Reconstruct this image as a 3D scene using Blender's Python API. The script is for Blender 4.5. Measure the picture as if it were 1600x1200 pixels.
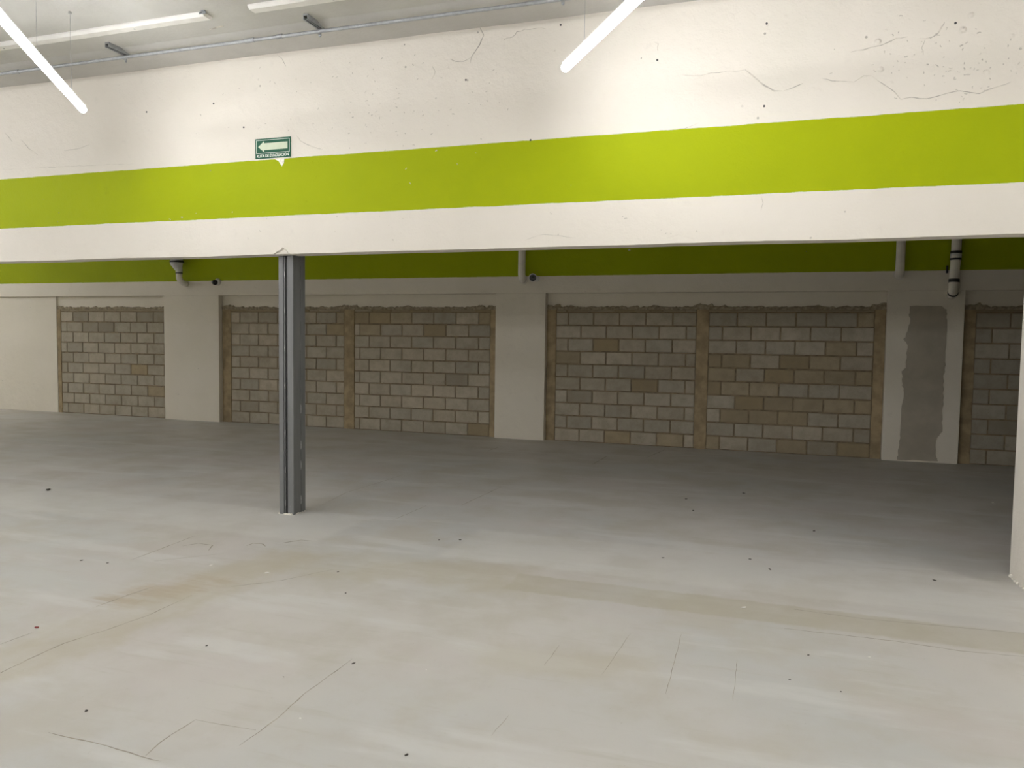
import bpy, bmesh, math, random
from mathutils import Vector, Matrix, noise

for o in list(bpy.data.objects):
    bpy.data.objects.remove(o)
SC = bpy.context.scene
COL = SC.collection
random.seed(7)

# ------------------------------------------------------------------ camera
H = 1.6
F, YAW, PITCH, ROLL = 1206.7, 0.3287, -0.0577, 0.0134
fw = Vector((-math.sin(YAW)*math.cos(PITCH), math.cos(YAW)*math.cos(PITCH), math.sin(PITCH)))
rt0 = Vector((math.cos(YAW), math.sin(YAW), 0)); up0 = rt0.cross(fw)
rt = math.cos(ROLL)*rt0 + math.sin(ROLL)*up0
up = -math.sin(ROLL)*rt0 + math.cos(ROLL)*up0
cam = bpy.data.cameras.new('camera'); camo = bpy.data.objects.new('camera', cam); COL.objects.link(camo)
cam.sensor_width = 36; cam.lens = F/1600*36; cam.clip_end = 100
camo.matrix_world = Matrix(((rt.x, up.x, -fw.x, 0), (rt.y, up.y, -fw.y, 0), (rt.z, up.z, -fw.z, H), (0, 0, 0, 1)))
SC.camera = camo

# ------------------------------------------------------------------ world, exposure
w = bpy.data.worlds.new('world'); SC.world = w; w.use_nodes = True
w.node_tree.nodes['Background'].inputs[0].default_value = (.5, .5, .5, 1)
w.node_tree.nodes['Background'].inputs[1].default_value = 0.02
SC.view_settings.view_transform = 'Standard'
SC.view_settings.look = 'None'
SC.view_settings.exposure = 1.27
SC.view_settings.gamma = 1.0
SC.view_settings.use_curve_mapping = False
LAMP_STRENGTH = 21.0
LAMP_COLOR = (0.97, 0.975, 1.0)

# ------------------------------------------------------------------ pixel -> place
def ray(x, y): return fw + rt*((x-800)/F) - up*((y-600)/F)
def at_z(x, y, z):
    d = ray(x, y); t = (z-H)/d.z; return Vector((d.x*t, d.y*t, z))
def at_y(x, y, Y):
    d = ray(x, y); t = Y/d.y; return Vector((d.x*t, Y, H+d.z*t))

YB = 11.717            # face of the back wall
YF, YF2 = 5.763, 5.94  # downstand wall, front and back face
ZB = 2.314             # underside of the downstand
ZC = 4.06              # ceiling
XL, XR, YR = -26.0, 9.0, -24.0
YEND = 12.25

# ------------------------------------------------------------------ helpers
def tag(o, label=None, cat=None, group=None, kind=None):
    if label: o['label'] = label
    if cat: o['category'] = cat
    if group: o['group'] = group
    if kind: o['kind'] = kind
    return o
def box(bm, x0, x1, y0, y1, z0, z1):
    v = [bm.verts.new((x, y, z)) for z in (z0, z1) for y in (y0, y1) for x in (x0, x1)]
    for f in ((0, 2, 3, 1), (4, 5, 7, 6), (0, 1, 5, 4), (2, 6, 7, 3), (0, 4, 6, 2), (1, 3, 7, 5)):
        bm.faces.new([v[i] for i in f])
def tube(bm, pts, r, n=12, caps=True):
    """swept round tube; r number or list"""
    pts = [Vector(p) for p in pts]
    rs = r if isinstance(r, (list, tuple)) else [r]*len(pts)
    rings = []; ref = None
    for i, p in enumerate(pts):
        a = pts[max(i-1, 0)]; b = pts[min(i+1, len(pts)-1)]
        d = (b-a)
        if d.length < 1e-7: d = Vector((0, 0, 1))
        d.normalize()
        if ref is None:
            ref = Vector((1, 0, 0)) if abs(d.x) < .9 else Vector((0, 1, 0))
        u = (ref - d*ref.dot(d)).normalized(); v = d.cross(u); ref = u
        rings.append([bm.verts.new(p + (u*math.cos(2*math.pi*k/n) + v*math.sin(2*math.pi*k/n))*rs[i]) for k in range(n)])
    for a, b in zip(rings, rings[1:]):
        for k in range(n):
            bm.faces.new((a[k], a[(k+1) % n], b[(k+1) % n], b[k]))
    if caps:
        bm.faces.new(rings[0][::-1]); bm.faces.new(rings[-1])
def obj(name, bm, m, parent=None, smooth=False, recalc=True):
    if recalc: bmesh.ops.recalc_face_normals(bm, faces=bm.faces)
    me = bpy.data.meshes.new(name); bm.to_mesh(me); bm.free()
    if m: me.materials.append(m)
    if smooth:
        for p in me.polygons: p.use_smooth = True
    o = bpy.data.objects.new(name, me); COL.objects.link(o)
    if parent: o.parent = parent
    return o
def boxobj(name, m, parent, *b):
    bm = bmesh.new(); box(bm, *b); return obj(name, bm, m, parent)
def empty(name, loc=(0, 0, 0)):
    o = bpy.data.objects.new(name, None); COL.objects.link(o); o.location = loc; o.empty_display_size = .1
    return o
def bevel(o, wd=.003, seg=2):
    b = o.modifiers.new('bevel', 'BEVEL'); b.width = wd; b.segments = seg; b.limit_method = 'ANGLE'; return o

# ------------------------------------------------------------------ materials
class NT:
    def __init__(s, name):
        s.m = bpy.data.materials.new(name); s.m.use_nodes = True; s.t = s.m.node_tree; s.n = s.t.nodes
        s.b = s.n['Principled BSDF']; s._pos = None
    def node(s, ty, **kw):
        n = s.n.new(ty)
        for k, v in kw.items(): setattr(n, k, v)
        return n
    def put(s, sock, v):
        if isinstance(v, bpy.types.NodeSocket): s.t.links.new(v, sock)
        elif v is not None: sock.default_value = v
    def math(s, op, a, b=None, c=None, clamp=False):
        n = s.node('ShaderNodeMath', operation=op, use_clamp=clamp)
        s.put(n.inputs[0], a); s.put(n.inputs[1], b)
        if c is not None: s.put(n.inputs[2], c)
        return n.outputs[0]
    def pos(s):
        if not s._pos: s._pos = s.node('ShaderNodeNewGeometry').outputs['Position']
        return s._pos
    def opos(s): return s.node('ShaderNodeTexCoord').outputs['Object']
    def xyz(s, v=None):
        n = s.node('ShaderNodeSeparateXYZ'); s.put(n.inputs[0], v or s.pos()); return n.outputs
    def noise(s, scale, detail=4, rough=.55, vec=None, dist=0, stretch=None):
        n = s.node('ShaderNodeTexNoise'); vec = vec or s.pos()
        if stretch:
            mp = s.node('ShaderNodeMapping'); s.put(mp.inputs[0], vec); mp.inputs['Scale'].default_value = stretch; vec = mp.outputs[0]
        s.put(n.inputs['Vector'], vec); n.inputs['Scale'].default_value = scale
        n.inputs['Detail'].default_value = detail; n.inputs['Roughness'].default_value = rough; n.inputs['Distortion'].default_value = dist
        return n.outputs[0]
    def ramp(s, v, lo, hi, a=0., b=1.):
        n = s.node('ShaderNodeMapRange', interpolation_type='SMOOTHSTEP'); s.put(n.inputs[0], v)
        for i, x in enumerate((lo, hi, a, b)): n.inputs[i+1].default_value = x
        return n.outputs[0]
    def mix(s, f, a, b, mode='MIX'):
        n = s.node('ShaderNodeMix', data_type='RGBA', blend_type=mode)
        s.put(n.inputs[0], f)
        for i, c in ((6, a), (7, b)):
            s.put(n.inputs[i], c if isinstance(c, bpy.types.NodeSocket) else (*c[:3], 1))
        return n.outputs[2]
    def bump(s, h, strength=.3, dist=.01, prev=None):
        n = s.node('ShaderNodeBump'); n.inputs['Strength'].default_value = strength; n.inputs['Distance'].default_value = dist
        s.put(n.inputs['Height'], h)
        if prev: s.put(n.inputs['Normal'], prev)
        return n.outputs[0]
    def out(s, col=None, rough=None, normal=None, metal=None, spec=None):
        I = s.b.inputs
        if col is not None: s.put(I['Base Color'], col if isinstance(col, bpy.types.NodeSocket) else (*col, 1))
        if rough is not None: s.put(I['Roughness'], rough)
        if normal is not None: s.put(I['Normal'], normal)
        if metal is not None: s.put(I['Metallic'], metal)
        if spec is not None: s.put(I['Specular IOR Level'], spec)
        return s.m

def plain(name, col, rough=.6, metal=0., var=.12, scale=20, bmp=.1):
    t = NT(name); n = t.noise(scale, 4, vec=t.opos())
    dark = tuple(c*(1-var) for c in col); lite = tuple(min(1, c*(1+var)) for c in col)
    return t.out(t.mix(t.ramp(n, .3, .7), dark, lite), rough, t.bump(n, bmp, .003), metal)

CREAM = (.755, .71, .63)
GREEN = (.365, .43, .004)
def wall_paint(name, zlo, zhi, seed=0., green=True, blister=False, cream=CREAM):
    t = NT(name); x, y, z = t.xyz()
    n1 = t.noise(1.3, 5); n2 = t.noise(9, 5); n3 = t.noise(60, 3)
    c = t.mix(t.ramp(n1, .35, .7, 0, .6), cream, tuple(a*b for a, b in zip(cream, (.95, .945, .93))))
    c = t.mix(t.ramp(n2, .62, .8, 0, .35), c, tuple(a*.82 for a in cream))
    # small pits and scuffs
    v = t.node('ShaderNodeTexVoronoi'); t.put(v.inputs['Vector'], t.pos()); v.inputs['Scale'].default_value = 5.5
    pit = t.math('MULTIPLY', t.ramp(v.outputs['Distance'], .05, .035), t.ramp(t.noise(1.1, 2), .52, .6))
    if green:
        wob = t.math('MULTIPLY', t.math('SUBTRACT', t.noise(6, 5, .7), .5), .016)
        zz = t.math('ADD', z, wob)
        band = t.math('MULTIPLY', t.ramp(zz, zlo-.002, zlo+.002), t.ramp(zz, zhi+.002, zhi-.002))
        g = t.mix(t.ramp(n1, .3, .7), GREEN, tuple(a*b for a, b in zip(GREEN, (.93, .95, 1))))
        g = t.mix(t.ramp(n2, .66, .78, 0, .5), g, tuple(a*.8 for a in GREEN))
        c = t.mix(band, c, g)
    c = t.mix(t.math('MULTIPLY', pit, .6), c, (.25, .23, .2))
    h = t.math('ADD', t.math('MULTIPLY', n2, 1.0), t.math('MULTIPLY', n3, .25))
    h = t.math('ADD', h, t.math('MULTIPLY', n1, 1.5))
    h = t.math('SUBTRACT', h, t.math('MULTIPLY', pit, .6))
    if blister:   # blistered paint on the upper right of the wall
        v2 = t.node('ShaderNodeTexVoronoi'); t.put(v2.inputs['Vector'], t.pos()); v2.inputs['Scale'].default_value = 11
        reg = t.math('MULTIPLY', t.ramp(x, -.9, .3), t.math('MULTIPLY', t.ramp(z, 3.28, 3.42), t.ramp(z, 3.95, 3.7)))
        bl = t.math('MULTIPLY', t.math('MULTIPLY', t.ramp(v2.outputs['Distance'], .28, .1), reg), t.ramp(t.noise(3.5, 2), .5, .58))
        h = t.math('ADD', h, t.math('MULTIPLY', bl, 1.1))
    return t.out(c, .62, t.bump(h, .7, .012), spec=.1)

M = {}
M['wall_front'] = wall_paint('painted_plaster_front', 2.644, 3.133, blister=True)
M['wall_back'] = wall_paint('painted_plaster_back', 2.60, 3.10, 3., cream=(.83, .775, .66))
M['wall_plain'] = wall_paint('painted_plaster', 0, 0, green=False, cream=(.80, .755, .67))
t = NT('ceiling_plaster'); n1 = t.noise(2.2, 6, .6); n2 = t.noise(30, 4)
M['ceiling'] = t.out(t.mix(t.ramp(n1, .3, .7), (.55, .535, .50), (.49, .475, .44)), .8,
                     t.bump(t.math('ADD', n1, t.math('MULTIPLY', n2, .3)), .5, .012))
M['batten'] = plain('painted_batten', (.74, .72, .675), .6, 0, .05, 8)
M['mortar'] = plain('mortar', (.26, .205, .13), .95, 0, .25, 14, .5)
M['tie'] = plain('brown_concrete', (.38, .295, .175), .95, 0, .2, 7, .5)
M['crown'] = plain('rough_mortar', (.35, .295, .205), .95, 0, .3, 22, .8)
M['patch'] = plain('grey_cement_patch', (.44, .395, .315), .95, 0, .07, 5, .3)
M['chip'] = plain('chipped_plaster', (.80, .76, .68), .9, 0, .15, 30, .6)
M['crack'] = plain('crack_dirt', (.56, .52, .45), .95, 0, .3, 12)  # brown-grey dirt in the cracks
M['flake'] = plain('flaked_paint', (.56, .52, .45), .85, 0, .2, 25)
M['fcrack'] = plain('floor_crack_dirt', (.38, .345, .28), .95, 0, .25, 9)
M['pvc'] = plain('grey_white_pvc', (.82, .775, .68), .45, 0, .08, 6)
M['pvcgrey'] = plain('grey_pvc', (.68, .675, .63), .45, 0, .08, 6)
M['rubber'] = plain('black_rubber', (.02, .02, .02), .6)
M['galv'] = plain('galvanised_steel', (.36, .37, .38), .5, .3, .12, 40)
M['galvdark'] = plain('weathered_galvanised', (.33, .34, .35), .5, .6, .15, 40)
M['camwhite'] = plain('camera_white', (.75, .73, .68), .35, 0, .03)
M['camglass'] = plain('camera_dark_glass', (.012, .012, .013), .12, 0, .1)
M['lampbody'] = plain('lamp_white_aluminium', (.82, .82, .82), .4, 0, .03)
M['wire'] = plain('steel_wire', (.45, .45, .45), .4, .7)
M['signgreen'] = plain('sign_green', (.012, .098, .052), .75, 0, .05)
M['signpale'] = plain('sign_pale', (.60, .66, .50), .8, 0, .03)
M['signwhite'] = plain('sign_white', (.74, .78, .70), .5, 0, .03)
M['weld'] = plain('weld_spatter', (.42, .42, .41), .6, .2, .2, 60)
M['debris'] = plain('dark_debris', (.07, .06, .05), .9)
M['debrislight'] = plain('white_debris', (.85, .83, .78), .9)
M['debrisred'] = plain('red_debris', (.22, .03, .035), .7)
# steel column: grey primer, worn streaks
t = NT('grey_primed_steel'); n = t.noise(9, 5, .6, stretch=(1, 1, .12)); n2 = t.noise(45, 4)
c = t.mix(t.ramp(n, .35, .7), (.172, .174, .172), (.215, .217, .213)); c = t.mix(t.ramp(n2, .68, .78, 0, .5), c, (.34, .34, .33))
M['steel'] = t.out(c, .5, t.bump(n2, .15, .002), .15)
M['steeldark'] = plain('dark_steel_core', (.055, .055, .055), .6, .2)
# concrete block, colour from each block's own viewport colour
t = NT('concrete_block'); oi = t.node('ShaderNodeObjectInfo')
n = t.noise(7, 5, .65); n2 = t.noise(85, 3, .7)
c = t.mix(t.ramp(n, .3, .75, 0, .5), oi.outputs['Color'], (.28, .235, .155))
c = t.mix(t.ramp(n2, .55, .75, 0, .35), c, (.16, .145, .11))
M['block'] = t.out(c, .95, t.bump(t.math('ADD', n2, n), .6, .006))
# lamp diffuser
t = NT('lit_lamp_diffuser'); t.b.inputs['Emission Color'].default_value = (*LAMP_COLOR, 1)
t.b.inputs['Emission Strength'].default_value = LAMP_STRENGTH; M['lit'] = t.out((.9, .9, .9), .4)

# floor: trowelled grey concrete, patched strips of old walls, tan stains
t = NT('concrete_floor'); fx, fy, fz = t.xyz()
warp = t.math('MULTIPLY', t.math('SUBTRACT', t.noise(2.3, 5, .65), .5), .55)
warp2 = t.math('MULTIPLY', t.math('SUBTRACT', t.noise(9, 4, .65), .5), .08)
def seg(a, b, hw, soft, wv):
    """mask of a strip a-b on the floor with half width hw"""
    d = b-a; L = d.length; d = d/L
    px = t.math('SUBTRACT', fx, a.x); py = t.math('SUBTRACT', fy, a.y)
    al = t.math('ADD', t.math('MULTIPLY', px, d.x), t.math('MULTIPLY', py, d.y))
    ac = t.math('ABSOLUTE', t.math('SUBTRACT', t.math('MULTIPLY', py, d.x), t.math('MULTIPLY', px, d.y)))
    over = t.math('MAXIMUM', t.math('MULTIPLY', al, -1.), t.math('SUBTRACT', al, L))
    dd = t.math('ADD', t.math('MAXIMUM', ac, t.math('ADD', over, hw)), wv)
    return t.ramp(dd, hw+soft, hw-soft)
def fp(x, y): return at_z(x, y, 0)
big = t.noise(.42, 3, .5); mid = t.noise(1.5, 6, .6); fine = t.noise(28, 4, .65)
stre = t.noise(1.6, 5, .6, stretch=(.35, 1.6, 1))
c = t.mix(t.ramp(big, .38, .62), (.60, .572, .53), (.55, .545, .52))
c = t.mix(t.ramp(mid, .42, .66, 0, .75), c, (.52, .49, .425))
c = t.mix(t.ramp(t.noise(.8, 4, .6, stretch=(.5, 1, 1)), .5, .62, 0, .45), c, (.575, .53, .50))
c = t.mix(t.ramp(stre, .52, .66, 0, .6), c, (.66, .65, .62))
scr = t.noise(5, 6, .7, stretch=(.25, 2.2, 1))
c = t.mix(t.ramp(scr, .55, .7, 0, .4), c, (.49, .465, .40))
V2 = lambda x, y: Vector((x, y, 0))
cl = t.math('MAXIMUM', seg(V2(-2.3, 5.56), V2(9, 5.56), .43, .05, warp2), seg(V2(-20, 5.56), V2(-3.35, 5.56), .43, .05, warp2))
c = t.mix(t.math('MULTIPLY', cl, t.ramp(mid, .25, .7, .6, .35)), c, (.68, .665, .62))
strip = seg(fp(1750, 1024), fp(800, 908), .17, .02, warp2)
c = t.mix(t.math('MULTIPLY', strip, t.ramp(mid, .25, .6, .35, .75)), c, (.475, .44, .345))
s2 = seg(fp(830, 905), fp(440, 872), .30, .12, warp)
c = t.mix(t.math('MULTIPLY', s2, t.ramp(mid, .3, .6, .15, .6)), c, (.50, .46, .36))
s3 = seg(fp(470, 862), fp(-60, 1062), .24, .10, warp)
c = t.mix(t.math('MULTIPLY', s3, t.ramp(mid, .3, .6, .15, .7)), c, (.51, .465, .365))
s4 = seg(fp(1010, 1050), fp(760, 1020), .16, .12, warp)
c = t.mix(t.math('MULTIPLY', s4, .5), c, (.52, .48, .39))
s5 = seg(fp(160, 945), fp(330, 905), .14, .1, warp)
c = t.mix(t.math('MULTIPLY', s5, t.ramp(scr, .4, .6, 0, .7)), c, (.46, .38, .27))
c = t.mix(t.ramp(fine, .6, .8, 0, .25), c, (.42, .39, .32))
sp = t.noise(70, 2, .5)
c = t.mix(t.ramp(sp, .74, .79, 0, .5), c, (.28, .25, .2))
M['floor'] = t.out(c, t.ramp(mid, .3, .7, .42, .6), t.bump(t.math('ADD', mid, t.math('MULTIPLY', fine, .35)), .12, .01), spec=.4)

# ------------------------------------------------------------------ structure
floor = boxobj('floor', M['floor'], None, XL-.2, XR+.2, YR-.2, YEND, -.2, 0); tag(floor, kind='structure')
ceiling = boxobj('ceiling', M['ceiling'], None, XL-.2, XR+.2, YR-.2, YEND, ZC, ZC+.2); tag(ceiling, kind='structure')
M['bounce_white'] = plain('white_bounce_paint', (.82, .80, .75), .8, 0, .04, 3)
tag(boxobj('ceiling_bounce_sheet', M['bounce_white'], None, XL, XR, YF2, YB, ZC-.012, ZC+.002), kind='structure')  # unseen white sheet added below the ceiling to bounce light into the back
# slightly thicker plaster strip along the downstand
bm = bmesh.new()
n = 120
rows = []
for i in range(n+1):
    x = XL + (XR-XL)*i/n; j = .012*noise.noise((x*1.3, 3, 0))
    rows.append([bm.verts.new(p) for p in ((x, 5.33+j, ZC+.001), (x, 5.40+j, ZC-.022), (x, 5.60, ZC-.03), (x, YF+.02, ZC-.032+j*.4))])
for a, b in zip(rows, rows[1:]):
    for k in range(3): bm.faces.new((a[k], b[k], b[k+1], a[k+1]))
obj('plaster_strip', bm, M['ceiling'], ceiling, smooth=True)
tag(boxobj('wall_left', M['wall_plain'], None, XL-.2, XL, YR, YEND, 0, ZC), kind='structure')
tag(boxobj('wall_right', M['wall_plain'], None, XR, XR+.2, YR, YEND, 0, ZC), kind='structure')
tag(boxobj('wall_rear', M['wall_plain'], None, XL, XR, YR-.2, YR, 0, ZC), kind='structure')

# downstand wall in front: undulating plaster, wavy lower arris, chipped over the column
bm = bmesh.new()
nx = 420; zs = [ZB + (ZC-ZB)*k/16 for k in range(17)]
def und(x, z): return .007*noise.noise((x*.9, z*1.1, 1)) + .003*noise.noise((x*4, z*4, 5))
CX, CYF = -4.125, 5.855     # steel column: centre x, front y
grid = []; bot = []
for i in range(nx+1):
    x = XL + (XR-XL)*i/nx
    e = .006*noise.noise((x*1.1, 0, 9)) + .003*noise.noise((x*6, 0, 2))
    grid.append([bm.verts.new((x, YF-und(x, z), z+(e if k == 0 else 0))) for k, z in enumerate(zs)])
    bot.append([bm.verts.new((x, YF2, ZB+e*.6)), bm.verts.new((x, YF2, ZC))])
for i in range(nx):
    for k in range(16):
        bm.faces.new((grid[i][k], grid[i+1][k], grid[i+1][k+1], grid[i][k+1]))
    bm.faces.new((grid[i][0], bot[i][0], bot[i+1][0], grid[i+1][0]))
    bm.faces.new((bot[i][0], bot[i][1], bot[i+1][1], bot[i+1][0]))
wall_front = obj('wall_front', bm, M['wall_front'], None, smooth=True); tag(wall_front, kind='structure')
em = wall_front.modifiers.new('split', 'EDGE_SPLIT'); em.split_angle = math.radians(35)

# right-hand pier / wall that carries the downstand, bevelled arris
pier = boxobj('wall_pier', M['wall_plain'], None, 1.592, XR, YF+.004, 6.17, 0, ZB+.002); bevel(pier, .012, 3); tag(pier, kind='structure')
pier2 = boxobj('pier_head', M['wall_plain'], pier, 1.592, XR, YF2-.01, 6.17, ZB, ZC)
bm = bmesh.new()   # crumbled plaster at its foot
for k in range(7):
    x = 1.585+random.uniform(0, .01); y = 5.78+k*.055
    r = random.uniform(.008, .018)
    bmesh.ops.create_icosphere(bm, subdivisions=1, radius=r, matrix=Matrix.Translation((x, y, r*.5)))
obj('plaster_crumbs', bm, M['chip'], pier)

# back wall with four recesses
RD = .12
REC = [(-17.5, -10.96), (-9.704, -4.291), (-3.456, 1.427), (2.359, 6.6)]
ZL = 2.335
bm = bmesh.new()
box(bm, XL, XR, YB, YEND, ZL, ZC)
xs = [XL] + [v for r in REC for v in r] + [XR]
for a, b in zip(xs[::2], xs[1::2]): box(bm, a, b, YB, YEND, 0, ZL)
for a, b in REC: box(bm, a, b, YB+RD, YEND, 2.06, ZL)
box(bm, -17.5, -13.74, YB+.085, YEND, 0, ZL)
wall_back = obj('wall_back', bm, M['wall_back']); bevel(wall_back, .006, 2); tag(wall_back, kind='structure')

# ragged grey cement patch on the pier between the pipes
bm = bmesh.new()
L = [(1422, 478), (1420, 492), (1423, 500), (1416, 522), (1412, 530), (1418, 540), (1416, 560), (1416, 575), (1409, 580), (1410, 600), (1412, 612), (1409, 640), (1407, 680), (1404, 700), (1402, 718)]
Rr = [(1470, 478), (1479, 484), (1480, 500), (1478, 545), (1477, 570), (1474, 590), (1474, 620), (1472, 650), (1472, 675), (1463, 684), (1462, 715), (1466, 721)]
pl = [at_y(*p, YB) for p in L] + [at_y(*p, YB) for p in Rr[::-1]]
fine_pl = []
for a, b in zip(pl, pl[1:]+pl[:1]):
    for k in range(5):
        q = a.lerp(b, k/5); q.x += random.uniform(-.008, .008); q.z = max(.004, q.z+random.uniform(-.006, .006)); fine_pl.append(q)
vv = [bm.verts.new((p.x, YB-.006, p.z)) for p in fine_pl]; f = bm.faces.new(vv)
r = bmesh.ops.extrude_face_region(bm, geom=[f])
for v in r['geom']:
    if isinstance(v, bmesh.types.BMVert): v.co.y = YB+.002
o = obj('cement_patch', bm, M['patch'], wall_back); tag(o, 'ragged grey cement patch on the cream pier')

# ---- block infill
def col_mix(a, b, f): return tuple(x+(y-x)*f for x, y in zip(a, b))
GREY, BEIGE, BROWN, DARK = (.47, .43, .345), (.52, .455, .35), (.40, .315, .185), (.32, .285, .215)
_meshes = {}
def block_mesh(wd, ht):
    k = (round(wd, 3), round(ht, 3))
    if k not in _meshes:
        bm = bmesh.new(); g = .0095; hw, hh = wd/2-g, ht/2-g; e = .006
        b = [bm.verts.new((x, .03, z)) for x, z in ((-hw, -hh), (hw, -hh), (hw, hh), (-hw, hh))]
        m_ = [bm.verts.new((x, e, z)) for x, z in ((-hw, -hh), (hw, -hh), (hw, hh), (-hw, hh))]
        f_ = [bm.verts.new((x, 0, z)) for x, z in ((-hw+e, -hh+e), (hw-e, -hh+e), (hw-e, hh-e), (-hw+e, hh-e))]
        for p, q in ((b, m_), (m_, f_)):
            for i in range(4): bm.faces.new((p[i], p[(i+1) % 4], q[(i+1) % 4], q[i]))
        bm.faces.new(f_); bm.faces.new(b[::-1])
        bmesh.ops.recalc_face_normals(bm, faces=bm.faces)
        me = bpy.data.meshes.new('concrete_block'); bm.to_mesh(me); bm.free(); me.materials.append(M['block']); _meshes[k] = me
    return _meshes[k]
CH = .2035
YBL = YB+RD-.024      # block faces
def infill(x0, x1, ties, panels, brown, label, grey=0.):
    """ties: (x0,x1) brown tie columns; panels: (x0, x1, [cut at left for even rows from the top], [odd])"""
    base = boxobj('wall_infill', M['mortar'], None, x0+.002, x1-.002, YBL+.012, YEND-.02, .0, 2.075)
    tag(base, label=label, kind='structure')
    for a, b in ties:
        bm = bmesh.new(); n = 24; rr = []
        for i in range(n+1):
            z = 2.09*i/n
            ja, jb = (.010*noise.noise((a*7, z*5, k)) for k in (1, 7))
            jy = .004*noise.noise((a, z*6, 3))
            rr.append([bm.verts.new(p) for p in ((a+ja, YBL+.02, z), (a+ja, YBL-.002+jy, z), (b+jb, YBL-.002-jy, z), (b+jb, YBL+.02, z))])
        for p, q in zip(rr, rr[1:]):
            for k in range(3): bm.faces.new((p[k], p[k+1], q[k+1], q[k]))
        bm.faces.new(rr[-1])
        obj('tie_column', bm, M['tie'], base)
    for (a, b, ev, od) in panels:
        for r in range(10):          # r=0 is the top course
            z = (9-r)*CH + CH/2
            xx = a; first = ev if r % 2 == 0 else od
            while xx < b-.05:
                wd = first if xx == a else .405
                wd = min(wd, b-xx)
                if b-(xx+wd) < .05: wd = b-xx
                o = bpy.data.objects.new('concrete_block', block_mesh(wd, CH)); COL.objects.link(o); o.parent = base
                o.location = (xx+wd/2, YBL+random.uniform(-.003, .004), z+.002)
                o.rotation_euler = (0, random.uniform(-.006, .006), 0)
                cc = col_mix(GREY, BEIGE, random.random()*(1-grey))
                bz = brown(xx, z)
                if random.random() < bz: cc = col_mix(cc, BROWN, random.uniform(.6, 1))
                elif random.random() < .09: cc = col_mix(cc, DARK, random.uniform(.3, .8))
                k = random.uniform(.88, 1.1); o.color = (*(v*k for v in cc), 1)
                xx += wd
        # thin cut pieces bedded on the top course
        xx = a
        while xx < b-.04:
            wd = min(random.uniform(.16, .40), b-xx); ht = random.uniform(.035, .05)
            o = bpy.data.objects.new('cut_block', block_mesh(round(wd, 1)+.05 if wd > .2 and xx+round(wd, 1)+.05 < b else wd, .05)); COL.objects.link(o); o.parent = base
            o.location = (xx+wd/2, YBL+.003, 10*CH+.028); cc = col_mix(BEIGE, BROWN, random.uniform(.2, .9)); o.color = (*(v*.85 for v in cc), 1)
            xx += wd+.02
    # ragged mortar along the top
    bm = bmesh.new(); n = int((x1-x0)/.022); rr = []
    for i in range(n+1):
        x = x0+.004+(x1-x0-.008)*i/n
        h = 2.125+.02*noise.noise((x*3.1, 0, 4))+.05*max(0, noise.noise((x*6, 2, 4)))+.018*noise.noise((x*21, 1, 8))+.05*max(0, noise.noise((x*17, 7, 8))-.35)
        for a, b in ties:
            if a-.06 < x < b+.06: h += .03
        rr.append([bm.verts.new(p) for p in ((x, YBL+.03, 2.075), (x, YBL-.004, 2.08), (x, YBL-.012-.008*noise.noise((x*20, 5, 0)), 2.08+(h-2.08)*.5), (x, YBL-.004, h-.008), (x, YB+RD+.004, h))])
    for p, q in zip(rr, rr[1:]):
        for k in range(4): bm.faces.new((p[k], p[k+1], q[k+1], q[k]))
    obj('mortar_crown', bm, M['crown'], base)
    return base
def X(px, py=560): return at_y(px, py, YBL).x
infill(-13.735, -10.96, [(-13.735, X(96))], [(X(96), -10.965, .32, .16)], lambda x, z: .03,
       'grey block infill beside the blank plaster recess', .5)
infill(-9.704, -4.291, [(-9.70, X(361)), (X(538), X(553.5)), (X(766), -4.295)],
       [(X(361), X(538), .2, .405), (X(553.5), X(766), .29, .11)], lambda x, z: .03 + (.22 if z > 1.7 else 0),
       'beige block infill behind the steel column')
infill(-3.456, 1.427, [(-3.452, X(868)), (X(1087.5), X(1106)), (X(1365), 1.422)],
       [(X(868), X(1087.5), .2, .405), (X(1106), X(1365), .405, .2)],
       lambda x, z: .12 + (.5 if (x > -1.2 and .5 < z < 1.5) else 0) + (.15 if x > .6 else 0),
       'brown stained block infill beside the cement patched pier')
infill(2.359, 6.6, [(2.363, X(1522))], [(X(1522), 6.59, .405, .2)], lambda x, z: .0, 'dark grey block infill behind the right pier', .8)

# ------------------------------------------------------------------ cracks and flakes on the downstand
def ribbon(bm, pts, wd, nrm, jit=.004, lift=.0015):
    n = Vector(nrm); rr = []; P = [Vector(p) for p in pts]; Q = []
    for a, b in zip(P, P[1:]):
        m_ = max(2, int((b-a).length/.05))
        for k in range(m_): Q.append(a.lerp(b, k/m_) + Vector((random.uniform(-jit, jit), 0, random.uniform(-jit, jit)) if abs(n.y) > .5 else (random.uniform(-jit, jit), random.uniform(-jit, jit), 0)))
    Q.append(P[-1])
    for i, q in enumerate(Q):
        d = (Q[min(i+1, len(Q)-1)]-Q[max(i-1, 0)]).normalized(); s = n.cross(d).normalized()
        e = min(i, len(Q)-1-i)/max(1, len(Q)-1); ww = wd*(.25+min(1, e*6))*random.uniform(.5, 1.2)*.5
        rr.append([bm.verts.new(q-s*ww+n*.0), bm.verts.new(q+n*lift), bm.verts.new(q+s*ww+n*.0)])
    for a, b in zip(rr, rr[1:]):
        for k in range(2): bm.faces.new((a[k], a[k+1], b[k+1], b[k]))
def wp(x, y):
    p = at_y(x, y, YF); p.y = YF-und(p.x, p.z)-.0012; return p
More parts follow.
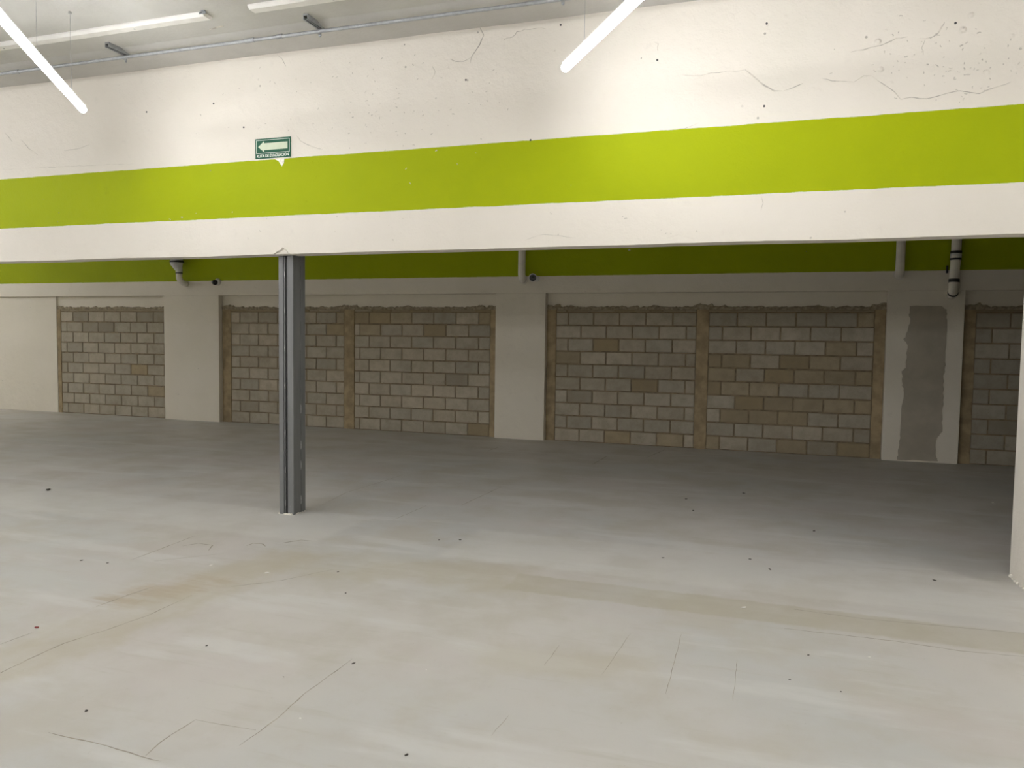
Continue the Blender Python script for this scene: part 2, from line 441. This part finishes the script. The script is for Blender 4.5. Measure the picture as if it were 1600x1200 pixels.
WCR = [([(749, 42), (756, 55), (750, 70), (737, 89), (735, 99)], .010), ([(703, 92), (712, 97), (725, 96), (736, 90)], .006),
       ([(787, 63), (792, 60), (801, 57), (808, 50), (820, 46), (838, 44), (853, 45)], .007), ([(430, 81), (440, 92), (447, 104)], .006),
       ([(1164, 109), (1180, 122), (1195, 134), (1210, 142), (1222, 142)], .011), ([(1222, 142), (1240, 136), (1255, 130)], .006),
       ([(1330, 82), (1350, 77), (1375, 71), (1400, 60), (1418, 57)], .008), ([(1435, 60), (1452, 60), (1466, 52), (1472, 42), (1476, 34)], .008),
       ([(1446, 62), (1441, 75), (1443, 86)], .006), ([(1362, 118), (1380, 132), (1398, 143), (1408, 156), (1425, 151), (1448, 155), (1480, 146), (1500, 142), (1530, 146), (1560, 136), (1580, 128)], .008),
       ([(1282, 122), (1300, 126), (1335, 127), (1350, 119), (1362, 118)], .006), ([(1062, 117), (1090, 119), (1110, 114), (1150, 111), (1164, 109)], .004),
       ([(1022, 66), (1028, 69), (1028, 80)], .005), ([(8, 208), (20, 222)], .006), ([(33, 218), (45, 232), (60, 243)], .006), ([(100, 235), (120, 233), (140, 226)], .004),
       ([(463, 212), (470, 220), (490, 230), (505, 234)], .006), ([(676, 104), (680, 112), (675, 124)], .006),
       ([(1048, 203), (1070, 201), (1092, 192)], .003), ([(0, 265), (60, 262), (130, 259), (210, 256)], .003),
       ([(1190, 305), (1192, 318), (1189, 330)], .005), ([(820, 375), (850, 366), (900, 372)], .003), ([(1040, 372), (1060, 366), (1085, 374)], .003)]
for pts, wd in WCR:
    bm = bmesh.new(); ribbon(bm, [wp(*p) for p in pts], wd*.75, (0, -1, 0)); obj('crack', bm, M['crack'], wall_front, recalc=False)
# blister rims and little chips
bm = bmesh.new()
spots = [(random.gauss(1480, 60), random.gauss(100, 30)) for _ in range(90)] + [(random.gauss(620, 90), random.gauss(170, 40)) for _ in range(80)] + \
        [(random.uniform(300, 720), random.uniform(60, 235)) for _ in range(50)] + [(random.uniform(200, 1100), random.uniform(330, 395)) for _ in range(24)]
for x, y in spots:
    if not (0 < x < 1600 and 18 < y): continue
    a0 = random.uniform(0, 6.28); r = random.uniform(.004, .02); c0 = wp(x, y)
    if c0.z > 3.93: continue
    pts = [c0 + Vector((math.cos(a0+k*.5)*r, 0, math.sin(a0+k*.5)*r*.7)) for k in range(4)]
    ribbon(bm, pts, random.uniform(.003, .0075), (0, -1, 0), 0)
o = obj('paint_chip', bm, M['flake'], wall_front, recalc=False); o['kind'] = 'stuff'
# anchor holes
for x, y in ((334, 162), (229, 175), (728, 125), (1027, 94), (876, 39), (1198, 37), (1493, 36), (1194, 166), (829, 219), (381, 199)):
    c0 = wp(x, y); bm = bmesh.new(); vs = [bm.verts.new((c0.x+math.cos(k*math.pi/4)*.008, c0.y-.001, c0.z+math.sin(k*math.pi/4)*.008)) for k in range(8)]; f = bm.faces.new(vs)
    r = bmesh.ops.extrude_face_region(bm, geom=[f])
    for v in r['geom']:
        if isinstance(v, bmesh.types.BMVert): v.co.y += .004
    obj('anchor_hole', bm, M['steeldark'], wall_front)
# white flake of missing green paint under the sign
bm = bmesh.new(); pts = [wp(*p) for p in ((428, 248), (436, 252), (441, 260), (444, 255), (445, 247))]
vs = [bm.verts.new((p.x, p.y-.002, p.z)) for p in pts]; f = bm.faces.new(vs)
r = bmesh.ops.extrude_face_region(bm, geom=[f])
for v in r['geom']:
    if isinstance(v, bmesh.types.BMVert): v.co.y += .008
obj('bare_plaster', bm, M['chip'], wall_front)

# ------------------------------------------------------------------ floor cracks
FCR = [([(75, 1145), (165, 1165), (220, 1182), (252, 1190)], .012), ([(227, 1182), (250, 1160), (305, 1125)], .009), ([(305, 1125), (350, 1133), (400, 1141)], .006),
       ([(375, 1165), (434, 1122), (475, 1085), (550, 1030)], .009), ([(0, 1007), (50, 989)], .012), ([(-20, 1060), (0, 1052), (45, 1030), (100, 1005), (165, 985), (230, 962), (300, 930)], .014),
       ([(205, 875), (245, 860), (305, 837)], .016), ([(240, 877), (320, 868), (350, 865)], .010), ([(385, 853), (395, 849), (410, 850), (415, 854)], .018),
       ([(285, 853), (310, 849), (332, 852), (325, 861)], .014), ([(440, 849), (470, 844), (495, 846)], .022), ([(615, 812), (667, 790)], .010), ([(720, 790), (785, 760)], .014),
       ([(500, 790), (540, 770), (630, 742)], .012), ([(360, 917), (440, 907), (520, 890)], .010), ([(150, 948), (200, 930), (245, 915)], .014), ([(1240, 952), (1350, 967), (1600, 990)], .008),
       ([(1225, 982), (1400, 1002), (1500, 1017), (1610, 1027)], .012), ([(1152, 1032), (1145, 1095)], .005), ([(1065, 990), (1040, 1085)], .006), ([(875, 1007), (850, 1040)], .005),
       ([(985, 990), (940, 1055)], .005), ([(925, 726), (950, 712)], .02), ([(785, 697), (760, 705)], .016), ([(1010, 715), (1040, 702)], .02), ([(767, 1150), (795, 1118)], .006),
       ([(0, 690), (300, 712), (520, 742)], .004)]
for pts, wd in FCR:
    bm = bmesh.new(); P = [fp(*p)+Vector((0, 0, .0006)) for p in pts]; ribbon(bm, P, wd*.5, (0, 0, 1), .0025, .0006)
    obj('floor_crack', bm, M['fcrack'], floor, recalc=False)

# ------------------------------------------------------------------ steel column of four angles
colm = empty('steel_column', (CX, CYF, 0)); tag(colm, 'grey built-up steel column standing on the concrete floor under the beam', 'column')
cw, cd, lg, th = .150, .185, .055, .007
CT = ZB+.012
def angle(sx, sy, lx, ly):
    bm = bmesh.new()
    x0 = sx*cw/2; y0 = 0 if sy < 0 else cd
    box(bm, *sorted((x0, x0-sx*lx)), *sorted((y0, y0-sy*th)), 0.0, CT)
    box(bm, *sorted((x0, x0-sx*th)), *sorted((y0-sy*th, y0-sy*ly)), 0.0, CT)
    return bevel(obj('angle', bm, M['steel'], colm), .0015, 1)
angle(-1, -1, .048, .08); angle(1, -1, .060, .112); angle(-1, 1, .055, .08); angle(1, 1, .055, .064)
boxobj('core_plate', M['steeldark'], colm, -.052, .056, .016, .022, .0, CT-.001)
bm = bmesh.new(); box(bm, -.022, -.012, .004, .016, 0, CT-.02); obj('seam_bar', bm, M['steel'], colm)
boxobj('side_plate', M['steeldark'], colm, cw/2-.016, cw/2-.011, .02, cd-.02, 0, CT-.001)
for k in range(9):
    z = .12+k*.27+random.uniform(-.06, .06)
    bm = bmesh.new(); tube(bm, [(cw/2-.004, .117, z-.04), (cw/2-.001, .117, z-.02), (cw/2-.001, .117, z+.02), (cw/2-.004, .117, z+.04)], [.003, .006, .005, .003], 6)
    obj('weld_bead', bm, M['weld'] if k < 4 else M['steel'], colm)
for k in range(7):
    z = .10+k*.33+random.uniform(-.08, .08)
    bm = bmesh.new(); tube(bm, [(-.012, .003, z-.03), (-.012, .0, z), (-.012, .003, z+.03)], [.002, .0045, .002], 6)
    obj('weld_bead', bm, M['weld'], colm)
bm = bmesh.new()
for k in range(30):
    s = random.random(); side = random.choice((0, 0, 1, 2))
    p = (-cw/2+s*cw, -.006) if side == 0 else ((cw/2+.005, s*cd) if side == 1 else (-cw/2-.005, s*cd))
    r = random.uniform(.005, .013); bmesh.ops.create_icosphere(bm, subdivisions=1, radius=r, matrix=Matrix.Translation((p[0], p[1], r*.25)))
o = obj('base_grout', bm, M['chip'], colm); o['kind'] = 'stuff'
# chipped plaster around its head
bm = bmesh.new(); OX = .065; pk = [(-.13, -.004), (-.06, .028), (-.045, .034), (-.02, .055), (.005, .04), (.03, .006), (.075, -.003)]
a = [bm.verts.new((CX+OX+x, YF-.010-.012*(k % 2), ZB+z)) for k, (x, z) in enumerate(pk)]
b = [bm.verts.new((CX+OX+x, YF+.004, ZB+z+.004)) for x, z in pk]; c_ = [bm.verts.new((CX+OX+x, YF+.08, ZB-.004)) for x, z in pk]
for k in range(len(pk)-1):
    bm.faces.new((a[k], a[k+1], b[k+1], b[k])); bm.faces.new((a[k], c_[k], c_[k+1], a[k+1]))
obj('plaster_chip', bm, M['chip'], wall_front)

# ------------------------------------------------------------------ evacuation sign
sg = empty('evacuation_sign', at_y(428, 247, YF)); sg.location = (-4.179, YF-.012, 3.143)
tag(sg, 'green evacuation route sign with white arrow on the cream wall', 'sign')
SW, SH = .36, .17
bevel(boxobj('board', M['signgreen'], sg, -SW/2, SW/2, 0, .006, 0, SH), .001, 1)
bm = bmesh.new(); y0, y1 = -.0012, .0
zl, zt = .043, SH-.012; xl, xr = -SW/2+.010, SW/2-.010; l = .0035
for q in ((xl, xr, y0, y1, zt-l, zt), (xl, xr, y0, y1, zl, zl+l), (xl, xl+l, y0, y1, zl, zt), (xr-l, xr, y0, y1, zl, zt)): box(bm, *q)
obj('border', bm, M['signwhite'], sg)
bm = bmesh.new(); zc = (zl+zt)/2
ap = [(-.150, zc), (-.088, zc+.047), (-.088, zc+.029), (.150, zc+.029), (.150, zc-.029), (-.088, zc-.029), (-.088, zc-.047)]
f = bm.faces.new([bm.verts.new((x, -.0015, z)) for x, z in ap]); r = bmesh.ops.extrude_face_region(bm, geom=[f])
for v in r['geom']:
    if isinstance(v, bmesh.types.BMVert): v.co.y = 0
obj('arrow', bm, M['signpale'], sg)
cu = bpy.data.curves.new('txt', 'FONT'); cu.body = 'RUTA DE EVACUACI\u00d3N'; cu.size = .033; cu.align_x = 'CENTER'; cu.extrude = .0006; cu.offset = .0007
tmp = bpy.data.objects.new('txt', cu); COL.objects.link(tmp); bpy.context.view_layer.update()
me = bpy.data.meshes.new_from_object(tmp.evaluated_get(bpy.context.evaluated_depsgraph_get()))
bpy.data.objects.remove(tmp); bpy.data.curves.remove(cu)
me.materials.clear(); me.materials.append(M['signwhite'])
xs_ = [v.co.x for v in me.vertices]; k = .325/(max(xs_)-min(xs_))
tx = bpy.data.objects.new('lettering', me); COL.objects.link(tx); tx.parent = sg
tx.location = (0, -.0008, .0105); tx.rotation_euler = (math.pi/2, 0, 0); tx.scale = (k, 1, 1)

# ------------------------------------------------------------------ drain pipes on the back wall
def pipe(name, label, pts, r, m=None, cat='pipe'):
    root = empty(name, pts[0]); tag(root, label, cat, 'drain pipes on the back wall')
    o0 = Vector(pts[0]); bm = bmesh.new(); tube(bm, [Vector(p)-o0 for p in pts], r, 20); obj('pipe', bm, m or M['pvc'], root, smooth=True)
    return root, o0
def ring(root, o0, name, p, q, r, m):
    bm = bmesh.new(); tube(bm, [Vector(p)-o0, Vector(q)-o0], r, 20); return obj(name, bm, m, root, smooth=False)
def elbow(x, z, r, y, dx=0., n=7, R=.11):
    """vertical pipe bending back into the wall"""
    return [(x+dx*math.sin(k/(n-1)*math.pi/2), y+R*(1-math.cos(k/(n-1)*math.pi/2)), z-R*math.sin(k/(n-1)*math.pi/2)) for k in range(n)]
yp = YB-.09
yp = YB-.15
# 1: grey reducer with rubber rings, elbow into wall
p1 = at_y(280, 430, yp)
root, o0 = pipe('drain_pipe', 'grey drain pipe with funnel reducer and black rubber ring on the back wall',
                [(p1.x, yp, 2.74), (p1.x, yp, 2.67)] + elbow(p1.x, 2.65, .055, yp, .035, R=.10) + [(p1.x+.035, YB-.004, 2.55)], .055, M['pvc'])
bm = bmesh.new(); tube(bm, [Vector(q)-o0 for q in ((p1.x, yp, 2.74), (p1.x, yp, 2.79), (p1.x-.02, yp, 2.83), (p1.x-.05, yp, 2.92), (p1.x-.05, yp, 2.93))], [.06, .062, .075, .115, .118], 20); obj('reducer', bm, M['pvcgrey'], root, smooth=True)
ring(root, o0, 'rubber_ring', (p1.x, yp, 2.73), (p1.x, yp, 2.745), .064, M['rubber'])
ring(root, o0, 'rubber_ring', (p1.x-.05, yp, 2.93), (p1.x-.05, yp, 2.955), .123, M['rubber'])
bm = bmesh.new(); tube(bm, [Vector(q)-o0 for q in ((p1.x-.05, yp, 2.955), (p1.x-.08, yp, 3.08), (p1.x-.2, yp, 3.25), (p1.x-.2, yp, ZC-.001))], [.11, .11, .11, .11], 20); obj('riser', bm, M['pvcgrey'], root, smooth=True)
yp = YB-.09
# 2 and 3: straight white pipes
for px, lab, rr in ((815.3, 'plain cream pipe beside the round bullet camera', .058), (1406.5, 'plain cream pipe above the cement patched pier', .057)):
    p = at_y(px, 415, yp)
    root, o0 = pipe('drain_pipe', lab, [(p.x, yp, ZC-.001), (p.x, yp, 3.), (p.x, yp, 2.66)] + elbow(p.x, 2.64, rr, yp, .0, R=.09) + [(p.x, YB-.001, 2.55)], rr)
    ring(root, o0, 'wall_collar', (p.x, YB-.012, 2.55), (p.x, YB+.006, 2.55), rr+.018, M['wall_plain'])
# 4: pipe with black taped joints
p4 = at_y(1493, 415, yp)
root, o0 = pipe('drain_pipe', 'cream pipe with three black taped joints right of the cement patch',
                [(p4.x+.005, yp, ZC-.001), (p4.x, yp, 2.8), (p4.x-.008, yp-.01, 2.6), (p4.x-.012, yp-.015, 2.40)] + elbow(p4.x-.012, 2.38, .06, yp-.015, 0., R=.105) + [(p4.x-.012, YB-.001, 2.275)], .060)
ring(root, o0, 'socket', (p4.x, yp, 2.83), (p4.x-.003, yp-.004, 2.72), .067, M['pvc'])
ring(root, o0, 'black_tape', (p4.x, yp, 2.81), (p4.x, yp, 2.845), .069, M['rubber'])
ring(root, o0, 'black_tape', (p4.x-.003, yp-.003, 2.725), (p4.x-.003, yp-.003, 2.75), .069, M['rubber'])
ring(root, o0, 'grey_tape', (p4.x-.001, yp-.001, 2.75), (p4.x, yp, 2.81), .0685, M['pvcgrey'])
ring(root, o0, 'black_tape', (p4.x-.012, yp-.014, 2.43), (p4.x-.011, yp-.012, 2.475), .066, M['rubber'])
e4 = elbow(p4.x-.012, 2.38, .06, yp-.015, 0., R=.105)
ring(root, o0, 'black_tape', Vector(e4[3])+Vector((0, -.004, -.006)), Vector(e4[3])+Vector((0, .010, -.016)), .064, M['rubber'])
bm = bmesh.new(); tube(bm, [Vector((p4.x-.085, YB-.02, 2.56))-o0, Vector((p4.x-.085, YB-.02, 2.66))-o0], .013, 8); obj('clip', bm, M['rubber'], root)

# ------------------------------------------------------------------ security cameras
def bullet(pos, direc, L, r, label):
    root = empty('security_camera', (pos.x, YB, pos.z)); tag(root, label, 'camera', 'security cameras on the back wall')
    d = Vector(direc).normalized(); o = Vector((pos.x, YB, pos.z)); tip = Vector(pos)-o
    bm = bmesh.new(); tube(bm, [(0, -.001, 0), (0, -.018, 0), (0, -.022, 0)], [.05, .05, .03], 18); obj('mount_base', bm, M['camwhite'], root)
    back = tip-d*L
    bm = bmesh.new(); tube(bm, [(0, -.01, 0), (back.x*.4, -.04, back.z*.4+.01), tuple(back+d*.03)], .014, 10); obj('arm', bm, M['camwhite'], root, smooth=True)
    bm = bmesh.new(); tube(bm, [back, back+d*.01, tip-d*.016, tip-d*.004], [r*.72, r*.85, r, r], 24); obj('housing', bm, M['camwhite'], root)
    bm = bmesh.new(); tube(bm, [tip-d*.005, tip-d*.001], r*.80, 24); g = obj('front_glass', bm, M['camglass'], root)
    bm = bmesh.new(); tube(bm, [tip-d*.001, tip+d*.003, tip+d*.004], [r*.3, r*.28, r*.15], 16); obj('lens', bm, M['camglass'], g)
    return root
pc = at_y(832.5, 434, YB-.2); bullet(pc, (.33, -1, -.12), .16, .066, 'round white bullet camera with black face beside plain pipe')
pd = at_y(333, 440, YB-.1)
root = empty('security_camera', (pd.x+.03, YB, pd.z)); tag(root, 'small dome camera below the green band beside the funnel pipe', 'camera', 'security cameras on the back wall')
bm = bmesh.new(); tube(bm, [(0, -.001, 0), (0, -.03, 0), (0, -.045, 0)], [.062, .060, .045], 20); obj('mount_base', bm, M['camwhite'], root)
bm = bmesh.new(); bmesh.ops.create_uvsphere(bm, u_segments=20, v_segments=12, radius=.050, matrix=Matrix.Translation((-.022, -.065, -.012))); obj('eyeball', bm, M['camglass'], root, smooth=True)
bm = bmesh.new(); bmesh.ops.create_uvsphere(bm, u_segments=14, v_segments=8, radius=.022, matrix=Matrix.Translation((-.045, -.10, -.006))); obj('lens', bm, M['galv'], root, smooth=True)

# ------------------------------------------------------------------ conduit, channels and battens on the ceiling
ZK = ZC-.062; YK = 5.385
cond = empty('metal_conduit', (-5.3, YK, ZK)); tag(cond, 'thin galvanised conduit running along the ceiling beside the cream wall', 'conduit')
for dy, dz in ((0, 0),):
    bm = bmesh.new(); tube(bm, [(-12.5, dy, dz), (-6, dy, dz-.004), (0, dy, dz), (3.4, dy, dz-.003), (12, dy, dz)], .0145, 10); obj('tube', bm, M['galv'], cond, smooth=True)
for px, py in ((395, 66), (20, 111)):
    q = at_z(px, py, ZK)
    bm = bmesh.new(); tube(bm, [(q.x+5.3-.045, 0, 0), (q.x+5.3+.045, 0, 0)], .019, 10); obj('coupling', bm, M['galv'], cond)
q = at_z(439, 58.5, ZK); bm = bmesh.new(); tube(bm, [(q.x+5.3-.03, 0, 0), (q.x+5.3+.03, 0, 0)], .0185, 10); obj('coupling', bm, M['galvdark'], cond)
def channel(x, label):
    root = empty('support_channel', (x, 5.37, ZC)); tag(root, label, 'bracket', 'strut channels under the ceiling')
    bm = bmesh.new(); w_, h_ = .041, .035
    for q in ((-w_/2, -w_/2+.004, -.17, .075, -h_-.008, -.008), (w_/2-.004, w_/2, -.17, .075, -h_-.008, -.008), (-w_/2, w_/2, -.17, .075, -.012, .0), (-w_/2, -w_/2+.012, -.17, .075, -h_-.008, -h_-.004), (w_/2-.012, w_/2, -.17, .075, -h_-.008, -h_-.004)): box(bm, *q)
    obj('channel', bm, M['galv'], root)
    boxobj('slot', M['steeldark'], root, -w_/2+.005, w_/2-.005, -.165, .07, -.02, -.013)
    bm = bmesh.new(); box(bm, -.012, .012, .028, .034, -.095, -.03); box(bm, -.012, .012, .004, .034, -.082, -.079); obj('clamp', bm, M['galv'], root)
    bm = bmesh.new(); tube(bm, [(0, .031, -.10), (0, .031, -.088)], .008, 6); obj('bolt', bm, M['galv'], root)
for x, lab in ((-7.4, 'short galvanised strut channel on the conduit past the lamp hung beside the long batten'),
               (-5.43, 'short galvanised strut channel carrying the conduit alongside the long white batten'),
               (-3.48, 'short galvanised strut channel carrying the conduit alongside the batten beyond the gap'),
               (-1.5, 'short galvanised strut channel above the lamp right of the sign')): channel(x, lab)
def batten(x0, x1, label):
    y = 4.985; root = empty('ceiling_batten', ((x0+x1)/2, y, ZC)); tag(root, label, 'batten', 'white battens under the ceiling')
    L = (x1-x0)/2
    bm = bmesh.new(); pr = [(-.055, 0), (-.055, -.012), (-.035, -.03), (.035, -.03), (.055, -.012), (.055, 0)]
    A = [bm.verts.new((-L, a_, b_)) for a_, b_ in pr]; B = [bm.verts.new((L, a_, b_)) for a_, b_ in pr]
    for k in range(5): bm.faces.new((A[k], A[k+1], B[k+1], B[k]))
    bm.faces.new(A); bm.faces.new(B[::-1]); obj('body', bm, M['batten'], root)
    for k in (-.5, .5):
        bm = bmesh.new(); tube(bm, [(k*L, 0, -.029), (k*L, 0, -.033)], .008, 8); obj('screw', bm, M['galvdark'], root)
    bm = bmesh.new(); box(bm, L-.03, L+.03, -.055, -.048, -.018, -.003); box(bm, L+.0, L+.035, -.075, -.055, -.008, -.003); obj('end_tab', bm, M['galvdark'], root)
batten(-7.05, -4.21, 'long white batten on the ceiling ending by a bent metal tab')
batten(-3.80, -1.0, 'white batten on the ceiling in line beyond the gap')
bm = bmesh.new(); q = at_z(340, 42.5, ZC); ribbon(bm, [(q.x-.1, q.y+.02, ZC-.001), (q.x, q.y, ZC-.001), (q.x+.07, q.y-.01, ZC-.001)], .02, (0, 0, -1), .003, .004); obj('crack', bm, M['crack'], ceiling, recalc=False)

# ------------------------------------------------------------------ linear lamps hung on wires
ZLAMP = 3.42
LD = Vector((-.576, .8175, 0)).normalized(); LL = 2.44
def lamp(end, label, group, ZLAMP=3.42, ZTOP=ZC):
    """end = far end of the lamp; runs back from it along -LD"""
    root = empty('linear_lamp', (end.x, end.y, ZLAMP)); root.rotation_euler = (0, 0, math.atan2(LD.y, LD.x)); tag(root, label, 'lamp', group)
    bm = bmesh.new(); n = 14; w_ = .028       # round tube along local -x
    pr = [(w_*math.cos(2*math.pi*k/n), w_*math.sin(2*math.pi*k/n)) for k in range(n)]
    A = [bm.verts.new((-.012, a_, b_)) for a_, b_ in pr]; B = [bm.verts.new((-LL+.012, a_, b_)) for a_, b_ in pr]
    for k in range(n): bm.faces.new((A[k], A[(k+1) % n], B[(k+1) % n], B[k]))
    bm.faces.new(A); bm.faces.new(B[::-1])
    obj('diffuser', bm, M['lit'], root)
    bevel(boxobj('housing', M['lampbody'], root, -LL+.02, -.02, -.016, .016, .0285, .040), .002, 1)
    for x in (-.0, -LL+.012):
        boxobj('end_cap', M['lampbody'], root, x-.0115, x, -.018, .018, .006, .038)
    for d in (.36, 1.22, LL-.36):
        bm = bmesh.new(); tube(bm, [(-d, 0, .040), (-d, 0, ZTOP-ZLAMP-.001)], .0016, 6); wv = obj('wire', bm, M['wire'], root)
        bm = bmesh.new(); tube(bm, [(-d, 0, ZTOP-ZLAMP-.02), (-d, 0, ZTOP-ZLAMP-.0005)], .011, 10); obj('anchor', bm, M['wire'], wv)
        bm = bmesh.new(); box(bm, -d-.012, -d+.012, -.006, .006, .040, .055); obj('clip', bm, M['lampbody'], wv)
GRP = 'linear lamps hung from the ceiling'
eL = Vector((-5.405, 4.93, 0)); eR = Vector((-1.405, 5.12, 0)); step = eR-eL
lamp(eL, 'lit linear lamp on wires hung before the conduit', GRP)
lamp(eR, 'lit linear lamp hung over the green band right of the sign', GRP)
for k in range(-3, 4):
    for j in range(0, 6):
        if j == 0 and k in (0, 1): continue
        e = eL + step*k - Vector((0, 1, 0))*4.4*j - Vector((2.0, 0, 0))*(j % 2)
        if e.x < XL+.5 or e.x > XR-2.5 or e.y > YF-.3: continue
        lamp(e, 'lit linear lamp over the open hall floor away from the green banded wall', 'other linear lamps of the room', 3.42+(0, .30, -.20, .22, -.10, .34)[j])

for e in (Vector((-16.6, 9.8, 0)), Vector((-19.9, 9.8, 0)), Vector((-23.2, 9.8, 0))):  # extra lamps out of view, added to brighten the back area
    lamp(e, 'added lit linear lamp hidden behind the downstand to brighten the back', 'added lamps behind the downstand', 3.42, ZC-.013)

# ------------------------------------------------------------------ crumbs on the floor
CR = [(75, 766, 1.0, 'd'), (1203, 890, .7, 'd'), (1072, 780, .5, 'd'), (1083, 798, .5, 'd'), (1272, 830, .6, 'd'), (1162, 771, .5, 'd'), (1263, 1024, .5, 'd'), (1036, 872, .5, 'd'), (1172, 874, .5, 'd'),
      (1460, 907, .6, 'd'), (323, 1009, .5, 'd'), (135, 1111, .7, 'd'), (127, 876, .5, 'd'), (168, 880, .4, 'd'), (540, 927, .5, 'd'), (1234, 1062, .4, 'd'), (1314, 1081, .35, 'd'), (552, 1037, .7, 'd'), (443, 1058, .35, 'd'),
      (686, 844, .4, 'd'), (719, 844, .5, 'd'), (528, 894, .4, 'd'), (1551, 786, .4, 'l'), (1358, 1027, .5, 'l'), (1162, 950, .9, 'l'), (469, 1123, .6, 'l'), (417, 896, .8, 'l'), (330, 884, .6, 'l'), (666, 1047, .3, 'l'), (57, 981, .8, 'r'), (635, 1180, .8, 'd')]
LB = {'d': ('dark crumb lying on the concrete floor', 'debris', 'dark crumbs on the floor'), 'l': ('white plaster crumb lying on the concrete floor', 'debrislight', 'white crumbs on the floor'), 'r': ('dark red scrap lying on the floor near the diagonal crack', 'debrisred', None)}
for x, y, s, k in CR:
    p = fp(x, y); lab, mk, grp = LB[k]; r = .0145*s*p.length/6
    bm = bmesh.new(); bmesh.ops.create_icosphere(bm, subdivisions=2, radius=r)
    sd = random.uniform(0, 50)
    for v in bm.verts:
        v.co *= 1+.5*noise.noise(v.co*(1.4/r)+Vector((sd, 0, 0))); v.co.z *= .35; v.co.x *= 1.6
    mz = min(v.co.z for v in bm.verts)
    o = obj('floor_crumb', bm, M[mk]); o.location = (p.x, p.y, -mz); o.rotation_euler = (0, 0, random.uniform(0, 3)); tag(o, lab, 'debris', grp)
